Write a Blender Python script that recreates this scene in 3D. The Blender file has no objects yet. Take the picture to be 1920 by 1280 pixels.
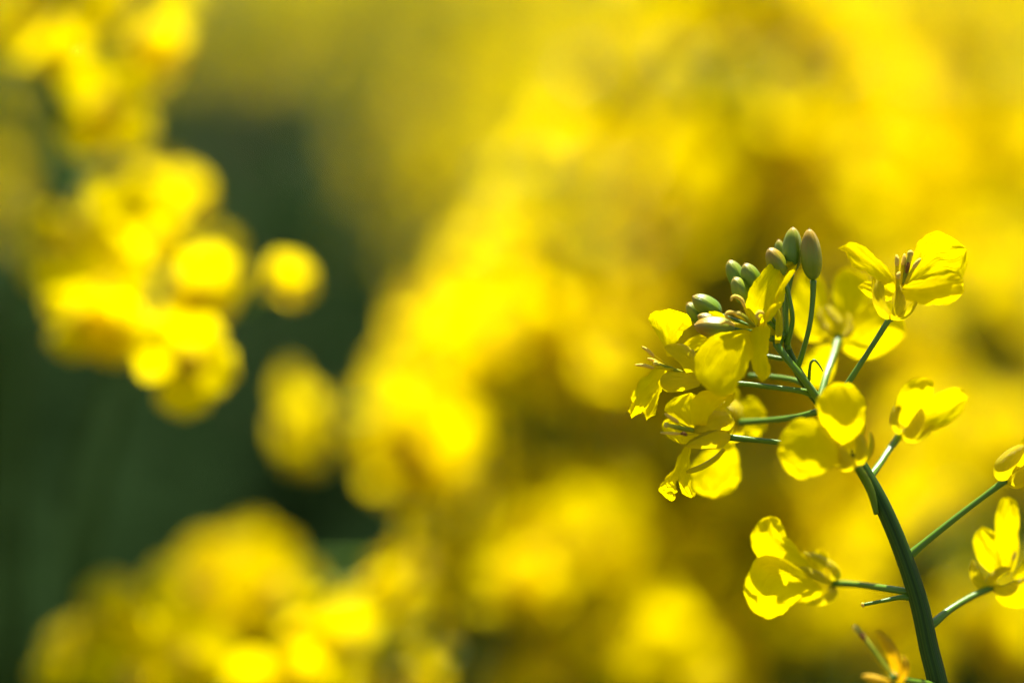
import bpy, math, random
import numpy as np
from mathutils import Vector, Matrix, Quaternion

random.seed(7); RNG = np.random.default_rng(7)
scene = bpy.context.scene
COL = scene.collection

# ------------------------------------------------------------------ camera
CAM = np.array([0.0, 0.0, 1.25]); PITCH = math.radians(-9.0)
FOCUS = 0.511                       # metres to the sharp plane
SPX = 0.148/1920                    # metres per photograph pixel on the sharp plane
FWD = np.array([0, math.cos(PITCH), math.sin(PITCH)])
UP = np.array([0, -math.sin(PITCH), math.cos(PITCH)])
RIGHT = np.array([1.0, 0, 0])
cd = bpy.data.cameras.new('camera'); cam = bpy.data.objects.new('camera', cd); COL.objects.link(cam)
cam.location = CAM; cam.rotation_euler = (math.pi/2+PITCH, 0, 0)
cd.sensor_width = 36.0; cd.lens = 36.0*FOCUS/0.148
cd.clip_start = 0.02; cd.clip_end = 2000
cd.dof.use_dof = True; cd.dof.focus_distance = FOCUS; cd.dof.aperture_fstop = cd.lens/37.0
scene.camera = cam

# ------------------------------------------------------------------ light
SUN_EL, SUN_AZ = math.radians(65), math.radians(9)    # high behind the flowers
w = bpy.data.worlds.new('World'); scene.world = w; w.use_nodes = True
nt = w.node_tree; nt.nodes.clear()
sky = nt.nodes.new('ShaderNodeTexSky'); sky.sky_type = 'NISHITA'; sky.sun_disc = False
sky.sun_elevation = SUN_EL; sky.sun_rotation = SUN_AZ
bg = nt.nodes.new('ShaderNodeBackground'); bg.inputs['Strength'].default_value = 0.05
wo = nt.nodes.new('ShaderNodeOutputWorld')
nt.links.new(sky.outputs[0], bg.inputs[0]); nt.links.new(bg.outputs[0], wo.inputs[0])
sl = bpy.data.lights.new('sun', 'SUN'); sl.energy = 5.0; sl.angle = math.radians(0.53); sl.color = (1, .95, .86)
sun = bpy.data.objects.new('sun', sl); COL.objects.link(sun); sun.location = (0, 3, 5)
sdir = Vector((math.sin(SUN_AZ)*math.cos(SUN_EL), math.cos(SUN_AZ)*math.cos(SUN_EL), math.sin(SUN_EL)))
sun.rotation_euler = sdir.to_track_quat('Z', 'Y').to_euler()
scene.view_settings.view_transform = 'Standard'; scene.view_settings.look = 'None'
scene.view_settings.exposure = 1.88; scene.view_settings.gamma = 1
scene.render.engine = 'CYCLES'
cy = scene.cycles
cy.use_denoising = True
try: cy.denoiser = 'OPENIMAGEDENOISE'
except Exception: pass
cy.max_bounces = 14; cy.diffuse_bounces = 12; cy.transmission_bounces = 12; cy.transparent_max_bounces = 8
cy.sample_clamp_indirect = 6

# ------------------------------------------------------------------ materials
class MN:
    """small node-graph helper"""
    def __init__(s, name):
        s.m = bpy.data.materials.new(name); s.m.use_nodes = True
        s.t = s.m.node_tree; s.t.nodes.clear()
        s.out = s.n('ShaderNodeOutputMaterial')
    def n(s, typ, **kw):
        x = s.t.nodes.new(typ)
        for k, v in kw.items():
            if k in x.bl_rna.properties: setattr(x, k, v)
            else: x.inputs[k].default_value = v
        return x
    def l(s, a, b): s.t.links.new(a, b)
    def ramp(s, fac, stops):
        r = s.n('ShaderNodeValToRGB'); e = r.color_ramp.elements
        while len(e) < len(stops): e.new(0.5)
        for k, (p, c) in enumerate(stops):
            e[k].position = p; e[k].color = (*c, 1)
        s.l(fac, r.inputs[0]); return r.outputs[0]

def rgb(*c): return (*c, 1)

def petal_material(name, c_lo, c_hi, trans, rough=.5, spec=.12, vein=.35, trans_mix=.5, fold=0.25):
    M = MN(name)
    uv = M.n('ShaderNodeUVMap')
    mp = M.n('ShaderNodeMapping'); mp.inputs['Scale'].default_value = (22, 1.5, 1)
    M.l(uv.outputs[0], mp.inputs[0])
    nz = M.n('ShaderNodeTexNoise', Scale=1.6, Detail=4.0, Roughness=.6, Distortion=.6); M.l(mp.outputs[0], nz.inputs['Vector'])
    tc = M.n('ShaderNodeTexCoord')
    nz2 = M.n('ShaderNodeTexNoise', Scale=260.0, Detail=3.0); M.l(tc.outputs['Object'], nz2.inputs['Vector'])
    mix = M.n('ShaderNodeMix', data_type='FLOAT', Factor=.45)
    M.l(nz.outputs['Fac'], mix.inputs[2]); M.l(nz2.outputs['Fac'], mix.inputs[3])
    col = M.ramp(mix.outputs[0], [(.35, c_lo), (.62, c_hi)])
    bp = M.n('ShaderNodeBump', Strength=vein, Distance=.0008); M.l(nz.outputs['Fac'], bp.inputs['Height'])
    bp2 = M.n('ShaderNodeBump', Strength=fold, Distance=.0015); M.l(nz2.outputs['Fac'], bp2.inputs['Height']); M.l(bp.outputs[0], bp2.inputs['Normal'])
    p = M.n('ShaderNodeBsdfPrincipled', Roughness=rough); p.inputs['Specular IOR Level'].default_value = spec
    M.l(col, p.inputs['Base Color']); M.l(bp2.outputs[0], p.inputs['Normal'])
    t = M.n('ShaderNodeBsdfTranslucent'); 
    tcol = M.n('ShaderNodeMix', data_type='RGBA', blend_type='MULTIPLY'); tcol.inputs[0].default_value = .35
    tcol.inputs[6].default_value = rgb(*trans); M.l(col, tcol.inputs[7])
    M.l(tcol.outputs[2], t.inputs[0]); M.l(bp2.outputs[0], t.inputs['Normal'])
    ms = M.n('ShaderNodeMixShader'); ms.inputs[0].default_value = trans_mix
    M.l(p.outputs[0], ms.inputs[1]); M.l(t.outputs[0], ms.inputs[2]); M.l(ms.outputs[0], M.out.inputs[0])
    return M.m

def skin_material(name, stops, rough=.38, spec=.45, streak=(60, 2, 1), bump=.25, along=False, sss=0.0, coat=0.0):
    """solid green tissue; colour runs along the UV length when `along`, else follows streaks"""
    M = MN(name)
    uv = M.n('ShaderNodeUVMap'); mp = M.n('ShaderNodeMapping'); mp.inputs['Scale'].default_value = streak
    M.l(uv.outputs[0], mp.inputs[0])
    nz = M.n('ShaderNodeTexNoise', Scale=1.0, Detail=4.0, Roughness=.65); M.l(mp.outputs[0], nz.inputs['Vector'])
    if along:
        sp = M.n('ShaderNodeSeparateXYZ'); M.l(uv.outputs[0], sp.inputs[0])
        ad = M.n('ShaderNodeMath', operation='MULTIPLY_ADD'); ad.inputs[1].default_value = .35; 
        M.l(nz.outputs['Fac'], ad.inputs[0]); 
        sb = M.n('ShaderNodeMath', operation='SUBTRACT'); sb.inputs[1].default_value = .175; M.l(sp.outputs[1], sb.inputs[0])
        M.l(sb.outputs[0], ad.inputs[2]); fac = ad.outputs[0]
    else: fac = nz.outputs['Fac']
    col = M.ramp(fac, stops)
    bp = M.n('ShaderNodeBump', Strength=bump, Distance=.0003); M.l(nz.outputs['Fac'], bp.inputs['Height'])
    p = M.n('ShaderNodeBsdfPrincipled', Roughness=rough); p.inputs['Specular IOR Level'].default_value = spec
    p.inputs['Coat Weight'].default_value = coat; p.inputs['Coat Roughness'].default_value = .2
    if sss:
        p.inputs['Subsurface Weight'].default_value = sss; p.inputs['Subsurface Radius'].default_value = (1, .8, .1)
        p.inputs['Subsurface Scale'].default_value = .0012
    M.l(col, p.inputs['Base Color']); M.l(bp.outputs[0], p.inputs['Normal']); M.l(p.outputs[0], M.out.inputs[0])
    return M.m

PETAL = petal_material('petal_yellow', (.86, .67, .0), (.96, .79, .0), (.99, .865, .0), rough=.55, spec=.0, vein=.6, fold=.2, trans_mix=.58)
PETAL_OLD = petal_material('petal_withered', (.62, .34, .002), (.78, .50, .003), (.8, .5, .002), trans_mix=.35, spec=.1)
SEPAL = petal_material('sepal_olive_yellow', (.60, .50, .001), (.78, .65, .002), (.85, .72, .002), rough=.3, spec=.12, vein=.6, trans_mix=.5)
STEM = skin_material('stem_green', [(.35, (.012, .036, .002)), (.65, (.05, .105, .005))], rough=.42, spec=.15, streak=(34, 1.6, 1), bump=.5)
PEDICEL = skin_material('pedicel_green', [(.3, (.058, .13, .002)), (.7, (.125, .235, .003))], rough=.34, spec=.32, streak=(12, 1.5, 1), bump=.3)
PEDICEL_DULL = skin_material('pedicel_dull_green', [(.3, (.05, .13, .004)), (.7, (.11, .23, .006))], rough=.5, spec=.1, streak=(12, 1.5, 1), bump=.3)
BUD = skin_material('bud_green', [(.0, (.07, .15, .006)), (.5, (.13, .21, .006)), (.78, (.22, .24, .008)), (.93, (.36, .23, .015)), (1, (.48, .32, .06))], rough=.36, spec=.3, streak=(14, 1.0, 1), bump=.6, along=True)
BUD_RIPE = skin_material('bud_yellowing', [(.0, (.10, .18, .006)), (.45, (.20, .23, .006)), (.75, (.30, .19, .005)), (1, (.42, .26, .03))], rough=.36, spec=.3, streak=(14, 1.0, 1), bump=.6, along=True)
ANTHER = skin_material('anther_tan', [(.3, (.72, .42, .02)), (.7, (.90, .64, .09))], rough=.7, spec=.1, streak=(8, 8, 1), bump=.6)
FILAMENT = petal_material('filament_yellow', (.74, .58, .0), (.84, .70, .002), (.88, .76, .0), trans_mix=.3, spec=.1)
PISTIL = skin_material('pistil_green', [(.0, (.30, .30, .01)), (.5, (.22, .26, .01)), (.8, (.42, .38, .02)), (1, (.55, .42, .05))], rough=.5, spec=.1, streak=(6, 3, 1), along=True)
BROWN = skin_material('dry_brown', [(.3, (.12, .05, .008)), (.7, (.28, .12, .02))], rough=.7, spec=.15, streak=(6, 6, 1))
LEAF = petal_material('leaf_glaucous', (.011, .032, .007), (.023, .050, .012), (.04, .10, .006), rough=.7, spec=.02, vein=.6, trans_mix=.10)

def soil_material():
    M = MN('soil'); tc = M.n('ShaderNodeTexCoord')
    a = M.n('ShaderNodeTexNoise', Scale=9.0, Detail=8.0, Roughness=.7); M.l(tc.outputs['Object'], a.inputs['Vector'])
    col = M.ramp(a.outputs['Fac'], [(.35, (.05, .034, .022)), (.65, (.16, .115, .075))])
    b = M.n('ShaderNodeBump', Strength=.8, Distance=.03); M.l(a.outputs['Fac'], b.inputs['Height'])
    p = M.n('ShaderNodeBsdfPrincipled', Roughness=.95); p.inputs['Specular IOR Level'].default_value = .1
    M.l(col, p.inputs['Base Color']); M.l(b.outputs[0], p.inputs['Normal']); M.l(p.outputs[0], M.out.inputs[0])
    return M.m
SOIL = soil_material()

# ------------------------------------------------------------------ geometry helpers
def V(px, py, w=0.0, depth=None):
    """point seen at photograph pixel (px,py); w = pixels (at focus scale) behind the sharp plane"""
    d = (FOCUS + w*SPX) if depth is None else depth
    k = SPX*d/FOCUS
    return CAM + FWD*d + RIGHT*((px-960)*k) + UP*((640-py)*k)
def Vs(P): return np.array([V(*p) for p in P])

def unit(v):
    v = np.asarray(v, float); n = np.linalg.norm(v, axis=-1, keepdims=True); return v/np.maximum(n, 1e-12)

def spline(P, n):
    """Catmull-Rom through P, chord-length parameter"""
    P = np.asarray(P, float)
    if len(P) == 2: 
        t = np.linspace(0, 1, n)[:, None]; return P[0]*(1-t)+P[1]*t
    d = np.maximum(np.linalg.norm(np.diff(P, axis=0), axis=1), 1e-9)**.5
    k = np.concatenate([[0], np.cumsum(d)]); T = np.zeros_like(P)
    sl_ = (P[1:]-P[:-1])/d[:, None]; T[1:-1] = (sl_[:-1]*d[1:, None]+sl_[1:]*d[:-1, None])/(d[1:]+d[:-1])[:, None]
    T[0] = (P[1]-P[0])/d[0]; T[-1] = (P[-1]-P[-2])/d[-1]
    q = np.linspace(0, k[-1], n); i = np.clip(np.searchsorted(k, q, 'right')-1, 0, len(P)-2)
    h = (k[i+1]-k[i])[:, None]; s = ((q-k[i])[:, None])/h
    return (2*s**3-3*s**2+1)*P[i]+(s**3-2*s**2+s)*h*T[i]+(-2*s**3+3*s**2)*P[i+1]+(s**3-s**2)*h*T[i+1]

class Geo:
    """collects vertices / faces / uvs / material slots for one mesh"""
    def __init__(s): s.v = []; s.f = []; s.uv = []; s.mi = []; s.nv = 0
    def add(s, v, f, uv, mi=0):
        v = np.asarray(v, float); s.v.append(v)
        for q in f: s.f.append([i+s.nv for i in q]); s.mi.append(mi)
        s.uv.append(np.asarray(uv, float)); s.nv += len(v)
    def grid(s, G, mi=0, wrap=False, uv=None):
        a, b = G.shape[:2]
        if uv is None:
            uu, vv = np.meshgrid(np.linspace(0, 1, b), np.linspace(0, 1, a)); uv = np.stack([uu, vv], -1)
        F = []
        for i in range(a-1):
            for j in range(b if wrap else b-1):
                j2 = (j+1) % b
                F.append((i*b+j, i*b+j2, (i+1)*b+j2, (i+1)*b+j))
        s.add(G.reshape(-1, 3), F, uv.reshape(-1, 2), mi)
    def tube(s, P, r, n=None, ns=10, mi=0, cap=True, ridge=0.0, nr=5):
        P = np.asarray(P, float)
        if n: Q = spline(P, n)
        else: Q = P; n = len(P)
        r = np.interp(np.linspace(0, 1, n), np.linspace(0, 1, len(np.atleast_1d(r))), np.atleast_1d(r)) if np.ndim(r) else np.full(n, r)
        T = unit(np.gradient(Q, axis=0)); ref = np.array([.31, .2, .93]) if abs(T[0][2]) < .9 else np.array([.9, .3, .1])
        A = unit(np.cross(T[0], ref)); R = np.zeros((n, ns, 3)); th = np.linspace(0, 2*math.pi, ns, endpoint=False)
        prof = 1+ridge*np.cos(th*nr)
        for i in range(n):
            A = unit(A-T[i]*np.dot(A, T[i])); B = np.cross(T[i], A)
            R[i] = Q[i]+r[i]*((np.cos(th)*prof)[:, None]*A+(np.sin(th)*prof)[:, None]*B)
        base = s.nv; s.grid(R, mi, wrap=True)
        if cap:
            for e, q in ((n-1, Q[-1]+T[-1]*r[-1]*.4), (0, Q[0]-T[0]*r[0]*.2)):
                c = s.nv; s.v.append(np.array([q])); s.uv.append(np.array([[.5, 1.0 if e else 0.]])); s.nv += 1
                for j in range(ns):
                    a, b = base+e*ns+j, base+e*ns+(j+1) % ns
                    s.f.append([a, b, c] if e else [b, a, c]); s.mi.append(mi)
    def mesh(s, name, mats, origin=None, smooth=True):
        v = np.concatenate(s.v)
        if origin is not None: v = v-np.asarray(origin)
        me = bpy.data.meshes.new(name); me.from_pydata(v.tolist(), [], s.f)
        for m in mats: me.materials.append(m)
        me.polygons.foreach_set('material_index', s.mi)
        me.polygons.foreach_set('use_smooth', [smooth]*len(s.f))
        U = np.concatenate(s.uv); ul = me.uv_layers.new(name='UVMap')
        li = np.zeros(len(me.loops), int); me.loops.foreach_get('vertex_index', li)
        ul.data.foreach_set('uv', U[li].ravel()); me.update()
        return me

def link(name, me, parent=None, loc=(0, 0, 0)):
    o = bpy.data.objects.new(name, me); COL.objects.link(o); o.location = loc
    if parent: o.parent = parent
    return o
def tag(o, label=None, cat=None, group=None, kind=None):
    for k, v in (('label', label), ('category', cat), ('group', group), ('kind', kind)):
        if v: o[k] = v
    return o

# ------------------------------------------------------------------ ground
def make_ground():
    n = 60; xs = np.sign(np.linspace(-1, 1, n))*np.abs(np.linspace(-1, 1, n))**3*400
    X, Y = np.meshgrid(xs, xs+2); Z = .015*np.sin(X*9.1+Y*3.3)*np.cos(Y*7.7)*np.exp(-(X**2+Y**2)/200)
    g = Geo(); g.grid(np.stack([X, Y, Z], -1)); o = link('ground', g.mesh('ground', [SOIL]))
    tag(o, 'bare brown soil under the rapeseed crop', kind='structure')
make_ground()

# ------------------------------------------------------------------ generic flower, bud, leaf meshes (background plants)
def petal_grid(nt, ns, L, W, claw, spread, rng, z0=0.0, ruf=.0006):
    """petal standing on +z, limb bending outwards to +x"""
    t = np.linspace(0, 1, nt); ang = spread/(1+np.exp(-(t-claw)*14)); ds = L/(nt-1)
    x = np.concatenate([[0], np.cumsum(np.sin(ang[:-1])*ds)])+.0006; z = z0+np.concatenate([[0], np.cumsum(np.cos(ang[:-1])*ds)])
    k = np.clip((t-claw*.6)/(1-claw*.6), 0, 1)
    hw = W*.5*(.14+.86*np.sin(np.clip(k*1.25, 0, 1)*math.pi/2)**1.2)*np.sqrt(np.clip(1-np.clip((t-.72)/.285, 0, 1)**2.2, 0, 1))
    s = np.linspace(-1, 1, ns); G = np.zeros((nt, ns, 3))
    ph = rng.uniform(0, 6, 3); cup = rng.uniform(-.08, .16)*W
    for i in range(nt):
        nx, nz = math.cos(ang[i]), -math.sin(ang[i])
        d = -cup*(s**2)*k[i]+ruf*k[i]*(np.sin(s*3.1+ph[0]+t[i]*4)+.6*np.sin(s*6+ph[1]))
        G[i, :, 0] = x[i]+d*nx; G[i, :, 2] = z[i]+d*nz; G[i, :, 1] = s*hw[i]
    return G
def rotz(G, a):
    c, s_ = math.cos(a), math.sin(a); H = G.copy()
    H[..., 0] = c*G[..., 0]-s_*G[..., 1]; H[..., 1] = s_*G[..., 0]+c*G[..., 1]; return H
def shift(G, z): H = G.copy(); H[..., 2] += z; return H

LOW = False
def make_flower(name, plen, spread, seed, size=1.0):
    """flower with its pedicel: origin where it leaves the stem, face towards +z"""
    rng = np.random.default_rng(seed); g = Geo()
    if LOW:
        g.tube([(0, 0, 0), (0, 0, plen)], [.0007, .0008], ns=3, mi=2, cap=False)
        for k in range(4): g.grid(shift(rotz(petal_grid(5, 4, .0125*size, .0092*size, .3, spread*rng.uniform(.8, 1.15), rng), k*math.pi/2+rng.uniform(-.25, .25)), plen), 0)
        return g.mesh(name, [PETAL, SEPAL, PEDICEL_DULL, ANTHER])
    g.tube([(0, 0, 0), (rng.uniform(-.0006, .0006), 0, plen*.5), (0, 0, plen)], [.0006, .0005, .0008], n=5, ns=6, mi=2)
    for k in range(4):
        a = k*math.pi/2+rng.uniform(-.25, .25)
        g.grid(shift(rotz(petal_grid(9, 6, .0125*size*rng.uniform(.9, 1.08), .0088*size*rng.uniform(.85, 1.1), .3, spread*rng.uniform(.8, 1.15), rng), a), plen), 0)
        b = a+math.pi/4
        g.grid(shift(rotz(petal_grid(5, 4, .0062*size, .0028*size, .2, .45*rng.uniform(.5, 1.4), rng, ruf=0), b), plen), 1)
    for k in range(6):
        a = k*math.pi/3+.3; r = .0014*size; h = plen+.0078*size
        g.tube([(0, 0, plen), (math.cos(a)*r, math.sin(a)*r, h)], [.0002, .0002], ns=3, mi=0, cap=False)
        g.tube([(math.cos(a)*r, math.sin(a)*r, h-.0004), (math.cos(a)*r*1.3, math.sin(a)*r*1.3, h+.0014)], [.0004, .0003], ns=4, mi=3)
    g.tube([(0, 0, plen), (0, 0, plen+.0085*size)], [.0006, .0005], ns=5, mi=2)
    return g.mesh(name, [PETAL, SEPAL, PEDICEL_DULL, ANTHER])

def bud_geo(g, base, tip, rad, mi, nt=12, ns=12, pole=.55):
    base, tip = np.asarray(base, float), np.asarray(tip, float)
    t = (1-np.cos(math.pi*np.linspace(0, 1, nt)))/2
    q = np.abs((t-.42)/np.where(t < .42, .42, .58)); r = rad*np.clip(1-q**2.3, 0, 1)**pole
    r[0] = rad*.22; r[-1] = rad*.12
    g.tube(base+(tip-base)*t[:, None], r, ns=ns, mi=mi, ridge=.05, nr=4)
def make_bud_cluster():
    g = Geo(); rng = np.random.default_rng(3)
    for k in range(0, 16, 3 if LOW else 1):
        a = k*2.4; rr = .0008+.0085*math.sqrt(k/16); el = 1.45-.9*(k/16)
        d = np.array([math.cos(a)*math.cos(el), math.sin(a)*math.cos(el), math.sin(el)])
        b = d*(.008+.010*(k/16)); g.tube([(0, 0, -.004), b], [.0005, .0004], ns=4, mi=1, cap=False)
        bud_geo(g, b, b+d*rng.uniform(.0045, .0065), rng.uniform(.0011, .0015)*(1.6 if LOW else 1), 0, nt=4 if LOW else 6, ns=4 if LOW else 6)
    return g.mesh('bud_cluster', [BUD, PEDICEL_DULL])
def make_leaf(name, L, W, droop, seed):
    rng = np.random.default_rng(seed); nt, ns = (6, 3) if LOW else (11, 7); t = np.linspace(0, 1, nt); s = np.linspace(-1, 1, ns)
    ang = 1.05-droop*t; ds = L/(nt-1)
    x = np.concatenate([[0], np.cumsum(np.cos(ang[:-1])*ds)]); z = np.concatenate([[0], np.cumsum(np.sin(ang[:-1])*ds)])
    hw = W*.5*np.sin(math.pi*np.clip(.12+.88*t, 0, 1))**.7; hw[-1] = W*.01; ph = rng.uniform(0, 6, 2); G = np.zeros((nt, ns, 3))
    for i in range(nt):
        d = .25*hw[i]*s**2+.06*W*np.sin(t[i]*13+ph[0]+s*2)*np.abs(s)
        G[i, :, 0] = x[i]-np.sin(ang[i])*d; G[i, :, 2] = z[i]+np.cos(ang[i])*d; G[i, :, 1] = s*hw[i]
    g = Geo(); g.grid(G); return g.mesh(name, [LEAF])

def build_library():
    F = {}
    for li, pl in enumerate((.011, .017, .024)):
        F[pl] = [make_flower('flower', pl, sp, 10*li+k, sz) for k, (sp, sz) in enumerate(((1.25, 1.0), (.85, .95), (.5, .85), (1.45, 1.05)))]
    return F, make_bud_cluster(), [make_leaf('leaf', L, W, dr, k) for k, (L, W, dr) in enumerate(((.10, .030, 1.3), (.14, .045, 1.6), (.075, .02, .9), (.17, .06, 1.9)))]
FLOWERS, BUDS, LEAVES = build_library()
ZA = Vector((0, 0, 1))
def q_to(d, roll=0.0):
    return Vector(d).to_track_quat('Z', 'Y') @ Quaternion((0, 0, 1), roll)

def plant_parts(stem_pts, heads=(), n_rand=0, rac_len=.05, rac_rad=.02, seed=0, branches=(), leaf_n=7, size=1.0, leaf_top=.12, bud=True, stem_r=.0019):
    """parts of one rapeseed plant as (name, mesh, loc, quat, scale); stem_pts from ground to top, origin at stem_pts[0]"""
    rng = np.random.default_rng(seed); S = spline(stem_pts, 60); O = S[0].copy(); S = S-O; parts = []
    g = Geo(); rr = np.interp(np.linspace(0, 1, 60), [0, .6, .9, 1], [stem_r*1.9, stem_r*1.3, stem_r*.75, stem_r*.3])
    g.tube(S[::6] if LOW else S, rr[::6] if LOW else rr, ns=4 if LOW else 7, mi=0)
    axes = [S]
    parts.append(['stem', None, Vector((0, 0, 0)), Quaternion(), 1.0])
    for (k, d, L) in branches:          # side shoots carrying their own racemes
        p0 = S[int(59*k)]; d = unit(d); Q = spline([p0, p0+d*L*.45+np.array([0, 0, L*.15]), p0+d*L*.7+np.array([0, 0, L*.62])], 24)
        gb = Geo(); gb.tube(Q[::4] if LOW else Q, np.linspace(stem_r*.8, stem_r*.3, 6 if LOW else 24), ns=4 if LOW else 6)
        parts.append(['branch', gb.mesh('branch', [STEM]), Vector((0, 0, 0)), Quaternion(), 1.0]); axes.append(Q)
    parts[0][1] = g.mesh('stem', [STEM])
    def put_flower(p, head, sc):
        v = np.asarray(head)-p; L = np.linalg.norm(v); d = v/max(L, 1e-9); head = np.asarray(head)-d*.005*sc; L -= .005*sc
        pl = min(FLOWERS, key=lambda q: abs(q*sc-L)); me = FLOWERS[pl][int(rng.integers(4))]
        o = np.asarray(head)-d*pl*sc
        if np.linalg.norm(o-p) > .002: sc2 = sc
        parts.append(['flower', me, Vector(o), q_to(d, rng.uniform(0, 6.28)), sc])
    for h in heads:
        h3 = np.asarray(h[:3])-O; sc = h[3] if len(h) > 3 else 1.0
        best = None
        for A in axes:
            for p in A[10:]:
                v = h3-p; L = np.linalg.norm(v)
                if v[2]/max(L, 1e-9) < -.1: continue
                pl = min(FLOWERS, key=lambda q: abs(q*sc-L)); e = abs(pl*sc-L)
                if best is None or e < best[0]: best = (e, p)
        if best is None or best[0] > .004:          # too far from any shoot: give it a thin side shoot of its own
            A = axes[0]; j = int(np.argmin(np.linalg.norm(A-(h3-np.array([0, 0, .03])), axis=1))); p0 = A[j]
            v = h3-p0; p1 = h3-unit(v+np.array([0, 0, .02]))*.015*sc
            gb = Geo(); gb.tube(spline([p0, (p0+p1)/2-np.array([0, 0, .004]), p1], 10), [.0012, .0008], ns=6)
            parts.append(['branch', gb.mesh('branch', [PEDICEL_DULL]), Vector((0, 0, 0)), Quaternion(), 1.0]); put_flower(p1, h3, sc)
        else: put_flower(best[1], h3, sc)
    for A in axes:
        m = n_rand if A is S else int(n_rand*.6); top = A[-1]; seglen = np.linalg.norm(np.diff(A, axis=0), axis=1)[::-1].cumsum()
        for k in range(m):
            u = (k+.5)/m; j = len(A)-2-int(np.searchsorted(seglen, rac_len*u)); j = max(j, 1); p = A[j]
            a = k*2.4+rng.uniform(-.3, .3); el = 1.0-.75*u+rng.uniform(-.15, .15)
            d = np.array([math.cos(a)*math.cos(el), math.sin(a)*math.cos(el), math.sin(el)])
            put_flower(p, p+d*(rac_rad*(.6+.55*u)), size*rng.uniform(.85, 1.1))
        if bud: parts.append(['bud_cluster', BUDS, Vector(top), q_to(unit(A[-1]-A[-4])), size])
    H = S[-1][2]
    for k in range(leaf_n):
        z = (.12+.88*(k+rng.uniform(0, .8))/leaf_n)*(H-leaf_top); j = int(np.argmin(abs(S[:, 2]-z))); a = k*2.4+rng.uniform(-.5, .5)
        u = z/max(H, .01); me = LEAVES[int(rng.choice([1, 3] if u < .65 else [0, 0, 1]))]
        parts.append(['leaf', me, Vector(S[j]), Quaternion((0, 0, 1), a), rng.uniform(.85, 1.25)*(1.3-.45*u)])
    return O, parts
def place(parts, O, label, group=None, rot=0.0, scale=1.0, name='rapeseed_plant'):
    r = bpy.data.objects.new(name, None); COL.objects.link(r); r.empty_display_size = .05
    r.location = O; r.rotation_euler = (0, 0, rot); r.scale = (scale,)*3
    tag(r, label, 'plant', group)
    for nm, me, loc, q, sc in parts:
        c = link(nm, me, r, loc); c.rotation_mode = 'QUATERNION'; c.rotation_quaternion = q; c.scale = (sc,)*3
    return r

# ------------------------------------------------------------------ the sharp flowering stem
# every point below is (photo px, photo py, px behind the sharp plane)
STEM_PX = [(1762, 1300, 0), (1742, 1215, 0), (1722, 1125, 0), (1688, 1025, 0), (1652, 942, 0), (1618, 880, 5), (1578, 815, 15), (1545, 765, 22), (1518, 730, 28), (1494, 692, 30), (1478, 655, 26), (1472, 632, 20)]
STEM_R = [19.5, 19, 18, 16.5, 15.5, 13.5, 11.5, 10.5, 10, 9, 7, 4]
low = V(1762, 1300, 0); ground_pt = np.array([low[0]+.07, low[1]+.02, 0.0])
hero_pts = [ground_pt, ground_pt+(0, 0, .35), np.array([low[0]+.045, low[1]+.012, .75]), np.array([low[0]+.018, low[1]+.002, 1.0])]+[V(*p) for p in STEM_PX]
hero_r = np.array([.0052, .0046, .0035, .0021]+[r*SPX for r in STEM_R])
hero = bpy.data.objects.new('rapeseed_plant', None); COL.objects.link(hero); hero.location = ground_pt; hero.empty_display_size = .05
tag(hero, 'sharp in-focus yellow rapeseed plant with green stem, open flowers and top cluster of green buds', 'plant', 'flowering rapeseed plants')
def hero_obj(name, geo, mats, parent, origin): return link(name, geo.mesh(name, mats, origin=origin), parent)

g = Geo(); ks = np.linspace(0, 1, len(hero_pts)); P = spline(hero_pts, 460)
# radii follow the control points by arc position
cp = np.array(hero_pts); di = [int(np.argmin(np.linalg.norm(P-c, axis=1))) for c in cp]
g.tube(P, np.interp(np.arange(460), di, hero_r), ns=32, ridge=.035, nr=8)
stem_o = hero_obj('stem', g, [STEM], hero, ground_pt)
for k, (z, a, me) in enumerate(((.25, .4, 3), (.45, 2.8, 3), (.62, 5.0, 1), (.8, 1.6, 1), (.93, 3.6, 0))):
    j = int(np.argmin(abs(P[:, 2]-z))); o = link('leaf', LEAVES[me], hero, P[j]-ground_pt); o.rotation_euler = (0, 0, a)

def noise1(x, ph): return (np.sin(x*2.1+ph)+.6*np.sin(x*4.7+ph*1.7)+.35*np.sin(x*9.3+ph*2.3))/1.95
def loft(L, R, bulge=8, ruf=3.0, seed=0, nt=44, ns=21, edge=0.0):
    """petal surface between two edge curves (px space), bulged towards the viewer, ruffled at its rim"""
    rng = np.random.default_rng(seed); A, B = spline(L, nt), spline(R, nt); s = np.linspace(-1, 1, ns); t = np.linspace(0, 1, nt)
    C = (A+B)/2; T = unit(np.gradient(C, axis=0)); S_ = unit(B-A+1e-6); N = unit(np.cross(T, S_)); N[N[:, 2] > 0] *= -1
    for _ in range(3): N[1:-1] = unit(N[:-2]+N[1:-1]*2+N[2:])
    N[0], N[-1] = N[1], N[-2]
    p1, p2, p3 = rng.uniform(0, 6.28, 3); G = np.zeros((nt, ns, 3))
    wd = np.linalg.norm(B-A, axis=1)
    for i in range(nt):
        wN = min(1, wd[i]/25)
        d = bulge*(1-s**2)*math.sin(math.pi*min(1, t[i]*.92+.04))**.8
        d = d+ruf*wN*(t[i]**1.2)*(noise1(s*1.5+t[i]*2.2, p1)*.9+.7*np.abs(s)**2*noise1(t[i]*7+s*1.2, p2))
        d = d+.8*wN*np.sin(s*9+p3+noise1(t[i]*3, p1))*(.3+.7*t[i])          # shallow radial pleats
        G[i] = A[i]*(1-s[:, None])/2+B[i]*(1+s[:, None])/2+N[i]*d[:, None]
        G[i] += (S_[i]*(s*np.abs(s)**3*(edge*.55+.8)*noise1(t[i]*12, p3)*wN)[:, None])
    return G
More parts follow.
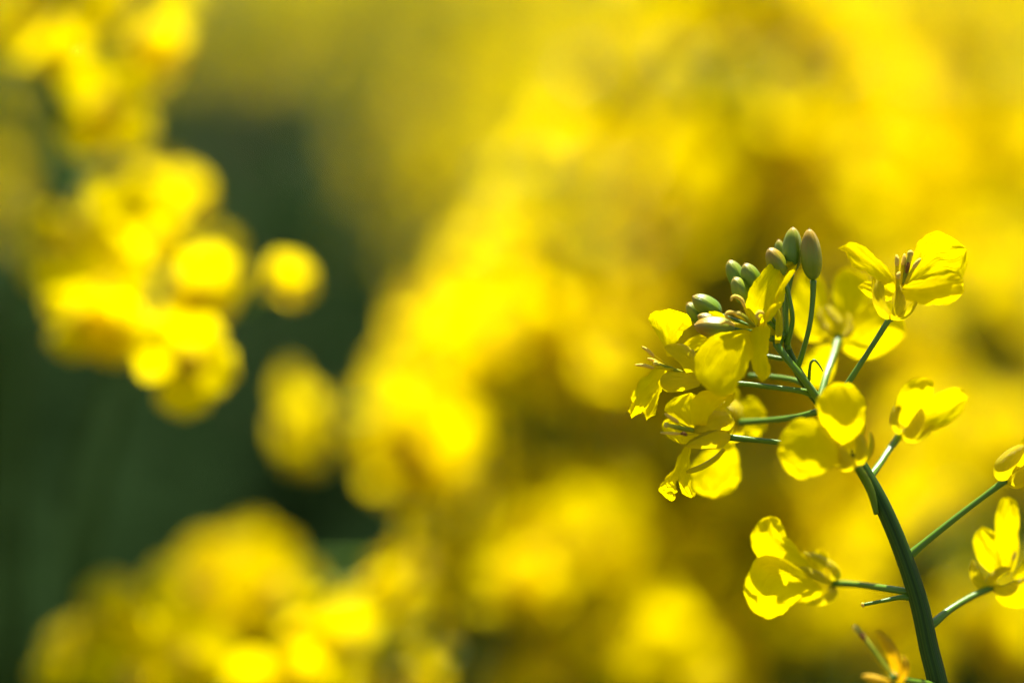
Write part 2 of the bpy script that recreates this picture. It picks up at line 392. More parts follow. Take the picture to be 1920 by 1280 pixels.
def toW(G):
    F = G.reshape(-1, 3); d = FOCUS+F[:, 2]*SPX; k = SPX*d/FOCUS
    W = CAM+FWD*d[:, None]+RIGHT*((F[:, 0]-960)*k)[:, None]+UP*((640-F[:, 1])*k)[:, None]
    return W.reshape(G.shape)
def strip(C, width, facing=(0, 0, -1), cup=5, prof=None, nt=22, ns=11, seed=0, ruf=.6):
    """boat-shaped sepal or narrow petal along a centre line"""
    C = spline(C, nt); T = unit(np.gradient(C, axis=0)); f = unit(facing); S_ = unit(np.cross(T, f)); N = np.cross(S_, T); t = np.linspace(0, 1, nt); s = np.linspace(-1, 1, ns)
    N[np.sum(N*f, axis=1) < 0] *= -1
    pr = prof or [(0, .45), (.15, .85), (.4, 1), (.7, .85), (.9, .5), (1, .12)]
    hw = width*.5*np.interp(t, [a for a, _ in pr], [b for _, b in pr])
    hw[1:-1] = (hw[:-2]+2*hw[1:-1]+hw[2:])/4
    rng = np.random.default_rng(seed+50); ph = rng.uniform(0, 6, 2); G = np.zeros((nt, ns, 3))
    for i in range(nt):
        d = cup*(1-s**2)*(hw[i]/(width*.5))+ruf*noise1(s*2+t[i]*4, ph[0])
        G[i] = C[i]+S_[i]*(s*hw[i])[:, None]+N[i]*d[:, None]
    return G

class Flower:
    n = 0
    def __init__(s, base, ped=None, ped_r=(5, 4.5, 5), label=None, cap=7.0):
        Flower.n += 1; s.k = Flower.n*20
        s.b = V(*base); s.e = bpy.data.objects.new('flower', None); COL.objects.link(s.e); s.e.parent = hero
        s.e.location = s.b-ground_pt; s.e.empty_display_size = .01
        if label: s.e['label'] = label
        if ped:
            g = Geo(); g.tube(Vs(ped), np.array(ped_r)*SPX, n=24, ns=14); hero_obj('pedicel', g, [PEDICEL], s.e, s.b)
        if cap:
            g = Geo(); g.tube(spline(Vs([(base[0], base[1], base[2]+1), (base[0]+.5, base[1]-.5, base[2])]), 4), np.array([cap*.7, cap, cap, cap*.5])*SPX, ns=10)
            hero_obj('receptacle', g, [PEDICEL], s.e, s.b)
    def petal(s, L, R, mat=None, **kw):
        s.k += 1; kw.setdefault('seed', s.k); g = Geo(); g.grid(toW(loft(L, R, **kw))); return hero_obj('petal', g, [mat or PETAL], s.e, s.b)
    def spetal(s, C, width, mat=None, **kw):
        s.k += 1; kw.setdefault('seed', s.k); g = Geo(); g.grid(toW(strip(C, width, **kw))); return hero_obj('petal', g, [mat or PETAL], s.e, s.b)
    def sepal(s, C, width, mat=None, **kw):
        s.k += 1; kw.setdefault('seed', s.k); g = Geo(); g.grid(toW(strip(C, width, **kw))); return hero_obj('sepal', g, [mat or SEPAL], s.e, s.b)
    def stamen(s, fil, anth, r=3.4, fr=1.5, mat=None):
        g = Geo(); g.tube(Vs(fil), np.array([fr*1.2, fr])*SPX, n=12, ns=7, mi=0)
        A = spline(Vs(anth), 10); rr = r*np.array([.45, .8, .95, 1, 1, .95, .9, .8, .65, .35])*SPX
        g.tube(A, rr, ns=9, mi=1, ridge=.16, nr=2); hero_obj('stamen', g, [FILAMENT, mat or ANTHER], s.e, s.b)
    def pistil(s, C, r=4, stig=5):
        g = Geo(); Q = spline(Vs(C), 14); rr = np.full(14, r*1.0); rr[0] = r*.7; rr[-3:] = [r*.8, stig, stig*.8]
        g.tube(Q, rr*SPX, ns=10); hero_obj('pistil', g, [PISTIL], s.e, s.b)
OBT = [(0, .16), (.2, .22), (.38, .5), (.55, .85), (.72, 1), (.86, .93), (.95, .65), (1, .1)]     # clawed petal outline

# ---- A: the flower in the middle of the head, face to the left, shaded side towards us
A = Flower((1456, 646, 4), [(1537, 752, 10), (1500, 702, -6), (1472, 668, -6), (1456, 646, 4)], (7.5, 6.5, 6.5, 7), cap=8)
A.petal([(1419, 613, -14), (1398, 572, -30), (1408, 540, -34), (1427, 511, -26), (1453, 492, -8), (1478, 490, 6), (1495, 493, 10)],
        [(1427, 612, -12), (1452, 592, -26), (1466, 570, -10), (1475, 545, 8), (1480, 520, 4), (1490, 504, 4), (1495, 493, 10)], bulge=6, ruf=6, edge=3)
A.petal([(1452, 560, -34), (1458, 545, -32), (1468, 526, -24), (1480, 508, -10), (1496, 493, 8)],
        [(1444, 580, -30), (1462, 556, -42), (1475, 534, -36), (1489, 512, -18), (1496, 493, 8)], bulge=4, ruf=2, nt=20, ns=9)
A.petal([(1398, 618, -22), (1372, 620, -34), (1340, 628, -42), (1316, 646, -52), (1303, 674, -66), (1304, 700, -80), (1322, 727, -94), (1345, 742, -102)],
        [(1412, 625, -24), (1414, 645, -50), (1410, 668, -66), (1400, 694, -80), (1388, 714, -90), (1376, 730, -98), (1362, 741, -102), (1345, 742, -102)], bulge=9, ruf=4, edge=3)
A.petal([(1408, 620, -30), (1402, 640, -48), (1404, 662, -58), (1410, 684, -62), (1418, 704, -62), (1430, 716, -60)],
        [(1436, 600, -20), (1444, 622, -28), (1441, 650, -40), (1440, 676, -48), (1446, 700, -54), (1430, 716, -60)], bulge=10, ruf=3, edge=2)
A.spetal([(1412, 616, -4), (1385, 612, -6), (1358, 598, -4), (1329, 584, 2)], 24, facing=(.2, -.7, -.6), prof=OBT, cup=3, ruf=1.5)
A.spetal([(1432, 612, -30), (1440, 588, -44), (1450, 574, -44), (1466, 566, -30)], 11, facing=(-.3, -.7, -.5), cup=3)
A.sepal([(1457, 648, 4), (1460, 628, -8), (1461, 602, -6), (1458, 574, 4)], 17, facing=(.5, 0, -.8), cup=4)
A.sepal([(1454, 648, 8), (1452, 622, 16), (1446, 596, 20), (1440, 575, 20)], 18, facing=(-.4, -.2, .8), cup=4)
for f, a in (([(1416, 612, -20), (1402, 590, -30), (1394, 570, -34)], [(1396, 576, -34), (1391, 563, -36), (1381, 556, -36), (1373, 557, -36), (1371, 564, -36)]),
             ([(1414, 614, -22), (1396, 600, -36), (1378, 590, -42)], [(1386, 592, -42), (1376, 586, -44), (1365, 586, -44), (1361, 592, -44), (1368, 600, -44)]),
             ([(1412, 616, -22), (1394, 610, -34), (1376, 606, -40)], [(1378, 610, -40), (1368, 605, -42), (1358, 604, -42), (1351, 608, -42)]),
             ([(1420, 612, -24), (1424, 602, -44), (1428, 592, -54)], [(1432, 588, -54), (1424, 585, -56), (1419, 592, -56), (1425, 600, -56)])):
    A.stamen(f, a, r=4.2, fr=1.9)
A.pistil([(1415, 612, -26), (1404, 602, -44), (1393, 592, -58), (1383, 587, -66)], r=3.4, stig=4.2)

# ---- B: flower at the far end of the long pedicel, lit petals
B = Flower((1311, 716, 24), [(1532, 742, 26), (1508, 734, 14), (1450, 726, 10), (1390, 719, 16), (1340, 716, 24), (1311, 716, 24)], (8, 5.5, 4.8, 4.8, 4.5, 6))
B.petal([(1252, 668, 10), (1238, 636, 6), (1222, 612, 4), (1217, 592, 2), (1232, 583, 2), (1256, 579, 4)],
        [(1262, 668, 14), (1270, 640, 18), (1284, 620, 16), (1298, 606, 14), (1288, 590, 8), (1256, 579, 4)], bulge=-7, ruf=4, edge=3)
B.petal([(1238, 684, 0), (1216, 700, -16), (1194, 722, -24), (1184, 748, -22), (1180, 768, -18), (1184, 784, -14)],
        [(1248, 690, 0), (1238, 712, -10), (1230, 734, -18), (1218, 752, -30), (1204, 770, -26), (1184, 784, -14)], bulge=6, ruf=8, edge=6)
B.petal([(1240, 694, 8), (1226, 720, 4), (1214, 744, -4), (1207, 764, -8), (1212, 788, -8)],
        [(1250, 694, 12), (1242, 724, 16), (1234, 750, 16), (1230, 772, 8), (1212, 788, -8)], bulge=5, ruf=7, edge=5)
B.petal([(1262, 668, 30), (1276, 650, 44), (1296, 634, 52), (1318, 628, 52), (1332, 640, 50)],
        [(1268, 676, 30), (1292, 664, 40), (1312, 654, 46), (1326, 650, 48), (1332, 640, 50)], bulge=4, ruf=3)
B.sepal([(1311, 714, 22), (1300, 684, 4), (1276, 660, 0), (1246, 650, 4)], 42, facing=(-.1, -.5, -.8), cup=9)
B.sepal([(1311, 718, 20), (1290, 716, -4), (1264, 716, -10), (1238, 716, -8)], 40, facing=(0, .25, -1), cup=10, prof=[(0, .4), (.2, .7), (.5, .95), (.8, 1), (.93, .8), (1, .3)])
B.sepal([(1314, 710, 30), (1312, 684, 38), (1296, 660, 36), (1272, 650, 30)], 30, facing=(.3, -.9, -.3), cup=6, mat=BUD)
B.stamen([(1262, 690, 6), (1240, 676, 0), (1226, 666, -6)], [(1226, 668, -6), (1216, 658, -8), (1204, 650, -10)], r=4)
B.stamen([(1262, 692, 2), (1240, 690, -6), (1224, 688, -10)], [(1226, 690, -10), (1208, 685, -12), (1191, 684, -14)], r=4)
B.stamen([(1262, 692, 12), (1244, 684, 10), (1230, 676, 10)], [(1232, 678, 10), (1222, 674, 10), (1214, 672, 10)], r=3.4)
B.pistil([(1280, 698, 8), (1250, 688, 2), (1226, 680, 0)], r=3.4)

# ---- C: lower-left flower, stamens thrust out, one sepal hanging loose
C = Flower((1368, 820, 0), [(1606, 872, 8), (1560, 850, 14), (1510, 837, 8), (1457, 829, 2), (1410, 824, -2), (1368, 820, 0)], (6, 5.4, 5.2, 5, 5, 6.5), cap=7)
C.petal([(1312, 808, -12), (1296, 790, -26), (1294, 766, -30), (1304, 742, -22), (1326, 732, -8), (1352, 742, 0), (1378, 738, -4)],
        [(1322, 806, -24), (1326, 790, -46), (1336, 772, -52), (1350, 758, -44), (1364, 748, -30), (1372, 742, -16), (1378, 738, -4)], bulge=5, ruf=3, edge=2)
C.petal([(1352, 762, -30), (1360, 752, -34), (1366, 744, -32), (1380, 734, -20)],
        [(1352, 768, -36), (1366, 762, -42), (1376, 750, -38), (1380, 734, -20)], bulge=3, ruf=5, edge=4, nt=16, ns=9)
C.petal([(1310, 812, 2), (1282, 800, 10), (1258, 780, 16), (1246, 764, 20), (1268, 744, 30), (1296, 736, 34)],
        [(1312, 800, 6), (1316, 786, 20), (1316, 770, 28), (1314, 754, 32), (1308, 742, 34), (1296, 736, 34)], bulge=-6, ruf=3, edge=2)
C.petal([(1306, 812, 4), (1280, 800, 4), (1252, 784, 2), (1241, 796, 0), (1246, 812, -4), (1262, 826, -6), (1280, 832, -6)],
        [(1310, 816, 4), (1300, 820, 0), (1292, 826, -4), (1288, 830, -6), (1286, 832, -6), (1283, 833, -6), (1280, 832, -6)], bulge=-3, ruf=2)
C.petal([(1284, 836, -16), (1272, 856, -28), (1262, 880, -32), (1246, 898, -26), (1236, 916, -16), (1252, 934, -8), (1260, 939, -6)],
        [(1294, 838, -18), (1290, 858, -36), (1280, 882, -46), (1270, 902, -40), (1268, 922, -24), (1266, 934, -12), (1260, 939, -6)], bulge=4, ruf=5, edge=4)
C.petal([(1286, 838, -6), (1282, 862, -8), (1276, 886, -10), (1274, 910, -8), (1282, 926, -4), (1296, 933, 0)],
        [(1296, 838, -4), (1294, 862, -4), (1294, 884, -4), (1297, 906, -2), (1304, 928, 2), (1296, 933, 0)], bulge=5, ruf=3, edge=2)
C.sepal([(1367, 818, -4), (1346, 824, -20), (1318, 830, -24), (1287, 836, -20)], 36, facing=(-.05, .3, -1), cup=9, prof=[(0, .5), (.15, .9), (.35, 1), (.65, .7), (.9, .35), (1, .1)])
C.sepal([(1366, 812, 0), (1356, 790, -16), (1330, 790, -30), (1300, 810, -28)], 40, facing=(-.1, -.3, -1), cup=8)
C.sepal([(1364, 806, 10), (1352, 780, 10), (1336, 762, 6), (1318, 756, 4)], 40, facing=(-.2, -.3, -.9), cup=8)
C.sepal([(1358, 842, -2), (1340, 860, -12), (1314, 876, -18), (1287, 885, -16)], 15, facing=(-.3, -.5, -.7), cup=5, prof=[(0, .6), (.3, .9), (.7, 1), (.93, .9), (1, .4)])
C.stamen([(1312, 806, -20), (1290, 800, -26), (1268, 790, -30)], [(1272, 791, -30), (1260, 784, -32), (1246, 775, -34)], r=4.6, mat=ANTHER)
C.stamen([(1312, 812, -24), (1294, 814, -32), (1272, 813, -36)], [(1276, 813, -36), (1258, 812, -38), (1238, 811, -40)], r=3.6)
C.stamen([(1310, 812, -26), (1296, 814, -36), (1284, 813, -42)], [(1288, 816, -42), (1281, 812, -44), (1276, 814, -44)], r=4.4, mat=BROWN)
C.pistil([(1310, 808, -22), (1284, 804, -30), (1262, 799, -36), (1246, 796, -40)], r=4.6, stig=6)

# ---- D: flower behind C, seen from the back
D = Flower((1386, 792, 120), [(1546, 768, 20), (1500, 780, 44), (1440, 788, 86), (1386, 792, 120)], (7, 5.4, 5.2, 7), cap=9)
D.petal([(1374, 800, 140), (1380, 770, 160), (1392, 748, 170), (1416, 746, 176), (1434, 768, 176), (1437, 790, 172)],
        [(1376, 806, 140), (1392, 810, 152), (1410, 820, 160), (1426, 816, 166), (1436, 804, 170), (1437, 790, 172)], bulge=6, ruf=6, edge=6)
D.petal([(1362, 806, 142), (1330, 838, 156), (1304, 862, 162), (1294, 892, 162), (1306, 920, 160), (1338, 933, 158)],
        [(1370, 812, 140), (1382, 848, 154), (1388, 880, 160), (1384, 906, 160), (1366, 926, 158), (1338, 933, 158)], bulge=8, ruf=4, edge=4)
D.petal([(1360, 790, 146), (1346, 764, 170), (1340, 744, 180), (1352, 728, 184), (1368, 724, 184)],
        [(1368, 784, 146), (1378, 760, 170), (1386, 744, 178), (1382, 730, 182), (1368, 724, 184)], bulge=5, ruf=3)
D.sepal([(1386, 792, 118), (1376, 768, 128), (1362, 760, 138), (1350, 762, 144)], 34, facing=(0, -.3, -1), cup=8)
D.sepal([(1386, 794, 118), (1378, 812, 126), (1362, 818, 136), (1348, 816, 142)], 32, facing=(0, .3, -1), cup=8)
D.sepal([(1384, 793, 118), (1366, 792, 122), (1352, 792, 130), (1340, 794, 138)], 34, facing=(-.4, 0, -1), cup=8)

# ---- E: flower in front of the stem, nearer than the sharp plane, broad shadowed petals
E = Flower((1604, 872, -96), [(1643, 962, -12), (1634, 925, -34), (1620, 894, -64), (1604, 872, -96)], (5, 7.5, 7.5, 8), cap=9)
E.petal([(1578, 838, -104), (1556, 812, -118), (1536, 782, -128), (1531, 756, -130), (1544, 730, -124), (1578, 718, -112)],
        [(1604, 842, -104), (1614, 810, -116), (1622, 782, -122), (1622, 754, -122), (1606, 728, -116), (1578, 718, -112)], bulge=14, ruf=7, edge=3)
E.petal([(1580, 846, -112), (1552, 806, -126), (1522, 784, -132), (1490, 788, -134), (1466, 812, -138), (1457, 848, -146)],
        [(1584, 862, -112), (1556, 878, -136), (1530, 892, -146), (1504, 897, -150), (1478, 886, -148), (1457, 848, -144)], bulge=14, ruf=6, edge=4)
E.petal([(1588, 862, -96), (1560, 846, -92), (1540, 822, -88), (1534, 798, -84), (1548, 784, -82)],
        [(1596, 850, -96), (1592, 826, -84), (1586, 806, -78), (1572, 790, -78), (1548, 784, -82)], bulge=-4, ruf=4)
E.petal([(1600, 850, -84), (1598, 822, -70), (1592, 796, -60), (1600, 776, -56), (1612, 770, -56)],
        [(1610, 852, -84), (1618, 824, -72), (1622, 800, -62), (1622, 782, -58), (1612, 770, -56)], bulge=6, ruf=4)
E.sepal([(1604, 874, -96), (1586, 868, -112), (1572, 848, -120), (1566, 824, -120)], 38, facing=(-.2, .3, -1), cup=10)
E.sepal([(1606, 872, -96), (1614, 852, -112), (1614, 830, -116), (1608, 808, -112)], 24, facing=(.3, 0, -1), cup=7)
E.sepal([(1608, 872, -90), (1626, 854, -94), (1634, 832, -92), (1631, 808, -86)], 20, facing=(.8, -.2, -.6), cup=5)

# ---- G: half-open flower on a bluish pedicel behind the stem
G_ = Flower((1688, 814, 118), [(1630, 896, 14), (1648, 872, 48), (1668, 842, 86), (1688, 814, 118)], (8, 6.5, 6, 7), cap=9)
G_.petal([(1698, 800, 108), (1680, 782, 100), (1680, 750, 96), (1694, 722, 92), (1718, 708, 92), (1738, 708, 94)],
         [(1712, 796, 112), (1722, 772, 112), (1742, 752, 108), (1750, 734, 102), (1749, 716, 96), (1738, 708, 94)], bulge=10, ruf=5)
G_.petal([(1712, 800, 116), (1724, 770, 118), (1750, 744, 116), (1776, 730, 114), (1800, 728, 114), (1815, 746, 118)],
         [(1722, 812, 112), (1748, 806, 118), (1770, 798, 122), (1792, 784, 124), (1808, 766, 122), (1815, 746, 118)], bulge=-10, ruf=5)
G_.petal([(1704, 796, 126), (1710, 784, 136), (1718, 774, 142), (1728, 772, 146)], [(1716, 800, 126), (1728, 790, 136), (1734, 780, 142), (1728, 772, 146)], bulge=5, ruf=3)
G_.sepal([(1688, 815, 116), (1678, 796, 104), (1680, 772, 100), (1690, 752, 102)], 26, facing=(-.7, -.3, -.7), cup=7)
G_.sepal([(1690, 816, 116), (1708, 812, 100), (1722, 790, 98), (1728, 764, 106)], 30, facing=(.2, .2, -1), cup=8)
G_.sepal([(1690, 818, 120), (1712, 824, 118), (1734, 812, 120), (1750, 796, 126)], 24, facing=(.2, .8, -.6), cup=7)

# ---- H: topmost open flower on the long straight pedicel
H = Flower((1668, 597, 0), [(1556, 784, 20), (1588, 722, 8), (1628, 660, 0), (1668, 597, 0)], (7, 6, 5, 5.5), cap=8)
H.petal([(1684, 540, 0), (1672, 512, -8), (1650, 488, -8), (1626, 466, -2), (1600, 453, 8), (1584, 458, 14), (1571, 466, 20)],
        [(1674, 548, -4), (1652, 530, -24), (1628, 512, -34), (1602, 500, -26), (1590, 484, -10), (1586, 474, 8), (1571, 466, 20)], bulge=6, ruf=4, edge=3)
H.petal([(1686, 540, 8), (1700, 508, 10), (1713, 478, 12), (1726, 448, 14), (1758, 434, 16), (1790, 448, 16), (1812, 466, 14)],
        [(1696, 544, 4), (1728, 528, 14), (1756, 518, 20), (1782, 514, 18), (1802, 520, 16), (1814, 498, 12), (1812, 466, 8)], bulge=-7, ruf=5, edge=3)
H.petal([(1690, 534, -10), (1722, 526, -40), (1756, 518, -56), (1788, 512, -50), (1806, 524, -36), (1806, 544, -30)],
        [(1686, 548, -10), (1706, 564, -44), (1730, 570, -62), (1756, 572, -64), (1788, 566, -50), (1806, 544, -30)], bulge=10, ruf=5, edge=5)
H.petal([(1676, 548, 10), (1650, 532, 26), (1622, 528, 36), (1608, 538, 40)], [(1672, 562, 10), (1652, 566, 22), (1628, 556, 34), (1608, 538, 40)], bulge=5, ruf=4)
H.sepal([(1668, 597, -2), (1652, 576, -16), (1648, 548, -18), (1652, 514, -12)], 25, facing=(-.2, 0, -1), cup=8)
H.sepal([(1666, 596, 4), (1646, 576, 4), (1640, 546, 2), (1638, 510, 4)], 17, facing=(-.7, 0, -.7), cup=6)
H.sepal([(1670, 597, -4), (1684, 580, -18), (1688, 556, -20), (1682, 526, -14)], 22, facing=(.15, 0, -1), cup=7)
H.sepal([(1674, 597, 2), (1694, 592, -8), (1708, 578, -12), (1722, 560, -10)], 22, facing=(.5, .5, -.7), cup=6)
for f, a in (([(1686, 548, -8), (1682, 520, -10), (1682, 492, -10)], [(1681, 500, -10), (1682, 488, -10), (1681, 478, -9)]),
             ([(1688, 548, -4), (1690, 520, -4), (1694, 490, -2)], [(1692, 500, -2), (1695, 488, -1), (1696, 476, 0)]),
             ([(1692, 548, -10), (1704, 520, -16), (1716, 496, -18)], [(1712, 504, -18), (1718, 494, -18), (1726, 485, -16)]),
             ([(1684, 550, -16), (1684, 534, -20), (1685, 520, -22)], [(1685, 524, -22), (1684, 516, -22), (1687, 510, -22)])):
    H.stamen(f, a, r=4.8, fr=3.3)
H.pistil([(1690, 552, -2), (1697, 520, -4), (1703, 492, -4), (1708, 471, -4)], r=5.2, stig=6.2)
g = Geo(); g.tube(Vs([(1699, 512, -8), (1702, 500, -8.5), (1703, 492, -8)]), np.array([2, 5, 3])*SPX, n=8, ns=8); hero_obj('anther', g, [BROWN], H.e, H.b)

# ---- I: flower behind the buds, seen from the back, out of focus
I = Flower((1572, 632, 170), [(1536, 756, 30), (1548, 708, 74), (1562, 668, 124), (1572, 632, 170)], (7, 6.5, 6.5, 9), cap=11)
I.petal([(1560, 626, 190), (1530, 640, 214), (1500, 632, 226), (1482, 596, 232), (1484, 552, 234), (1502, 510, 234)],
        [(1562, 616, 190), (1556, 590, 216), (1552, 560, 228), (1546, 534, 234), (1532, 512, 236), (1502, 510, 234)], bulge=8, ruf=5)
I.petal([(1580, 616, 196), (1566, 584, 216), (1560, 548, 226), (1568, 516, 232), (1590, 500, 234)],
        [(1590, 620, 196), (1616, 590, 214), (1634, 562, 224), (1634, 530, 230), (1590, 500, 234)], bulge=8, ruf=4)
I.petal([(1584, 622, 186), (1610, 590, 196), (1640, 566, 202), (1672, 568, 206), (1694, 598, 208), (1698, 626, 208)],
        [(1580, 636, 186), (1584, 658, 196), (1606, 672, 200), (1640, 670, 204), (1672, 652, 206), (1698, 626, 208)], bulge=10, ruf=5)
I.petal([(1562, 640, 196), (1530, 650, 216), (1508, 668, 226), (1500, 696, 230), (1516, 724, 232)],
        [(1570, 646, 196), (1566, 676, 214), (1562, 700, 224), (1548, 722, 230), (1516, 724, 232)], bulge=8, ruf=4)
I.sepal([(1570, 634, 168), (1550, 620, 172), (1540, 598, 180), (1538, 572, 190)], 20, facing=(-.6, -.1, -.8), cup=8)
I.sepal([(1574, 632, 168), (1572, 608, 170), (1562, 590, 178), (1552, 572, 188)], 24, facing=(0, -.2, -1), cup=8)
I.sepal([(1576, 634, 168), (1590, 624, 174), (1594, 604, 184), (1588, 586, 192)], 20, facing=(.6, -.1, -.8), cup=8)

# ---- J: half-closed flower low on the other side, behind the sharp plane
J = Flower((1560, 1093, 126), [(1712, 1111, 4), (1690, 1107, 14), (1650, 1101, 50), (1604, 1095, 95), (1560, 1093, 126)], (7, 6.8, 6.4, 6, 7), cap=10)
J.petal([(1536, 1090, 110), (1496, 1058, 98), (1452, 1052, 90), (1416, 1040, 84), (1410, 1002, 78), (1424, 976, 76), (1446, 967, 76)],
        [(1540, 1078, 114), (1512, 1046, 110), (1490, 1022, 100), (1474, 1002, 90), (1468, 988, 82), (1462, 974, 78), (1446, 967, 76)], bulge=10, ruf=6, edge=3)
J.petal([(1538, 1096, 104), (1500, 1066, 74), (1456, 1042, 64), (1420, 1046, 66), (1400, 1078, 72), (1396, 1112, 82), (1410, 1142, 92), (1438, 1159, 98)],
        [(1540, 1106, 108), (1520, 1116, 96), (1500, 1124, 92), (1486, 1132, 92), (1476, 1142, 94), (1464, 1150, 96), (1452, 1156, 98), (1438, 1159, 98)], bulge=16, ruf=6, edge=3)
J.petal([(1540, 1084, 134), (1524, 1062, 146), (1516, 1044, 152), (1530, 1031, 156), (1544, 1032, 156)],
        [(1546, 1082, 134), (1546, 1066, 146), (1552, 1054, 152), (1555, 1042, 156), (1544, 1032, 156)], bulge=4, ruf=3)
J.petal([(1540, 1100, 130), (1526, 1108, 130), (1512, 1114, 132), (1496, 1128, 136)], [(1546, 1106, 132), (1534, 1124, 138), (1520, 1132, 140), (1496, 1128, 136)], bulge=-4, ruf=3)
J.sepal([(1562, 1090, 126), (1566, 1068, 116), (1542, 1050, 108), (1506, 1034, 106)], 28, facing=(.2, -.8, -.6), cup=7)
J.sepal([(1560, 1094, 124), (1540, 1082, 102), (1516, 1072, 88), (1494, 1064, 80)], 24, facing=(-.2, -.5, -.8), cup=6)
J.sepal([(1562, 1098, 126), (1560, 1116, 118), (1540, 1126, 112), (1512, 1130, 108)], 26, facing=(.1, .7, -.7), cup=7)

# ---- L: yellow flower at the end of the sharp right-hand pedicel
Lf = Flower((1887, 899, 0), [(1700, 1046, 0), (1718, 1030, 0), (1790, 972, 0), (1848, 928, 0), (1887, 899, 0)], (10, 7, 6, 5.6, 7), cap=8)
Lf.sepal([(1886, 902, 0), (1880, 880, -10), (1896, 858, -16), (1922, 834, -16)], 40, facing=(-.3, -.2, -1), cup=10)
Lf.sepal([(1888, 902, 2), (1906, 902, -10), (1930, 880, -16), (1950, 850, -14)], 34, facing=(.1, .4, -1), cup=9)
Lf.sepal([(1888, 899, 8), (1892, 874, 14), (1910, 850, 16), (1930, 826, 14)], 36, facing=(-.2, -.4, .8), cup=8)
Lf.petal([(1904, 870, 0), (1902, 850, -4), (1912, 830, -6), (1934, 806, -6), (1966, 800, -4)], [(1916, 878, 0), (1940, 868, -4), (1962, 850, -6), (1972, 826, -6), (1966, 800, -4)], bulge=8, ruf=5)
Lf.petal([(1908, 866, 12), (1930, 830, 24), (1958, 790, 30), (1990, 790, 32)], [(1918, 876, 12), (1956, 872, 22), (1984, 850, 28), (1990, 790, 32)], bulge=-6, ruf=4)
Lf.petal([(1914, 878, -4), (1946, 880, -20), (1980, 890, -28), (2000, 870, -26)], [(1908, 886, -4), (1930, 908, -18), (1962, 926, -26), (2000, 870, -26)], bulge=6, ruf=4)

# ---- M: flower at the right border, behind the sharp plane
Mf = Flower((1860, 1100, 110), [(1734, 1180, 0), (1750, 1168, 8), (1776, 1146, 34), (1818, 1120, 74), (1860, 1100, 110)], (9, 8, 6.5, 6, 8), cap=10)
Mf.petal([(1880, 1072, 116), (1872, 1040, 116), (1866, 1000, 112), (1868, 960, 106), (1880, 934, 102), (1892, 931, 100)],
         [(1900, 1070, 116), (1910, 1036, 114), (1910, 1000, 110), (1911, 964, 104), (1906, 940, 102), (1892, 931, 100)], bulge=6, ruf=4)
Mf.petal([(1874, 1082, 124), (1846, 1064, 126), (1828, 1036, 122), (1826, 1004, 118), (1842, 986, 114)],
         [(1880, 1074, 124), (1880, 1046, 128), (1876, 1018, 124), (1864, 996, 118), (1842, 986, 114)], bulge=8, ruf=4)
Mf.petal([(1900, 1078, 120), (1920, 1050, 120), (1940, 1020, 124), (1970, 1010, 128), (1990, 1030, 130)], [(1906, 1090, 120), (1936, 1086, 120), (1966, 1070, 124), (1984, 1054, 128), (1990, 1030, 130)], bulge=6, ruf=4)
Mf.petal([(1876, 1104, 130), (1868, 1116, 146), (1880, 1132, 154), (1904, 1138, 158)], [(1900, 1098, 130), (1930, 1106, 146), (1934, 1128, 154), (1904, 1138, 158)], bulge=6, ruf=3)
Mf.sepal([(1860, 1102, 108), (1840, 1092, 100), (1828, 1072, 98), (1824, 1048, 100)], 26, facing=(-.5, -.5, -.7), cup=7)
Mf.sepal([(1862, 1100, 106), (1862, 1082, 94), (1876, 1070, 90), (1896, 1064, 92)], 24, facing=(0, -.7, -.7), cup=6)
Mf.sepal([(1862, 1102, 108), (1882, 1108, 98), (1906, 1098, 96), (1928, 1082, 100)], 28, facing=(.1, .5, -.9), cup=7)
Mf.stamen([(1890, 1078, 112), (1896, 1060, 106), (1900, 1046, 104)], [(1899, 1050, 104), (1902, 1042, 104), (1904, 1034, 104)], r=4)

# ---- N: withered flower at the bottom border with its young pod
N = Flower((1676, 1268, -150), [(1758, 1286, 6), (1738, 1281, -50), (1704, 1276, -110), (1676, 1268, -150)], (6, 6, 5.5, 7), cap=10, label='withered orange-yellow flower with a young green pod')
N.sepal([(1680, 1262, -150), (1676, 1232, -164), (1662, 1204, -172), (1644, 1182, -174)], 22, mat=PETAL_OLD, facing=(-.2, 0, -1), cup=6)
N.sepal([(1684, 1278, -150), (1694, 1262, -160), (1696, 1244, -164), (1692, 1228, -162)], 18, mat=PETAL_OLD, facing=(.2, 0, -1), cup=6)
N.sepal([(1672, 1280, -150), (1652, 1276, -162), (1632, 1270, -166), (1614, 1266, -164)], 20, mat=PETAL_OLD, facing=(0, -.5, -.8), cup=6)
N.pistil([(1674, 1268, -146), (1652, 1240, -140), (1628, 1206, -134), (1602, 1174, -128)], r=5.4, stig=6.5)
g = Geo(); g.tube(Vs([(1622, 1200, -140), (1617, 1192, -139), (1612, 1186, -137)]), np.array([3, 6, 3])*SPX, n=8, ns=8); hero_obj('anther', g, [BROWN], N.e, N.b)

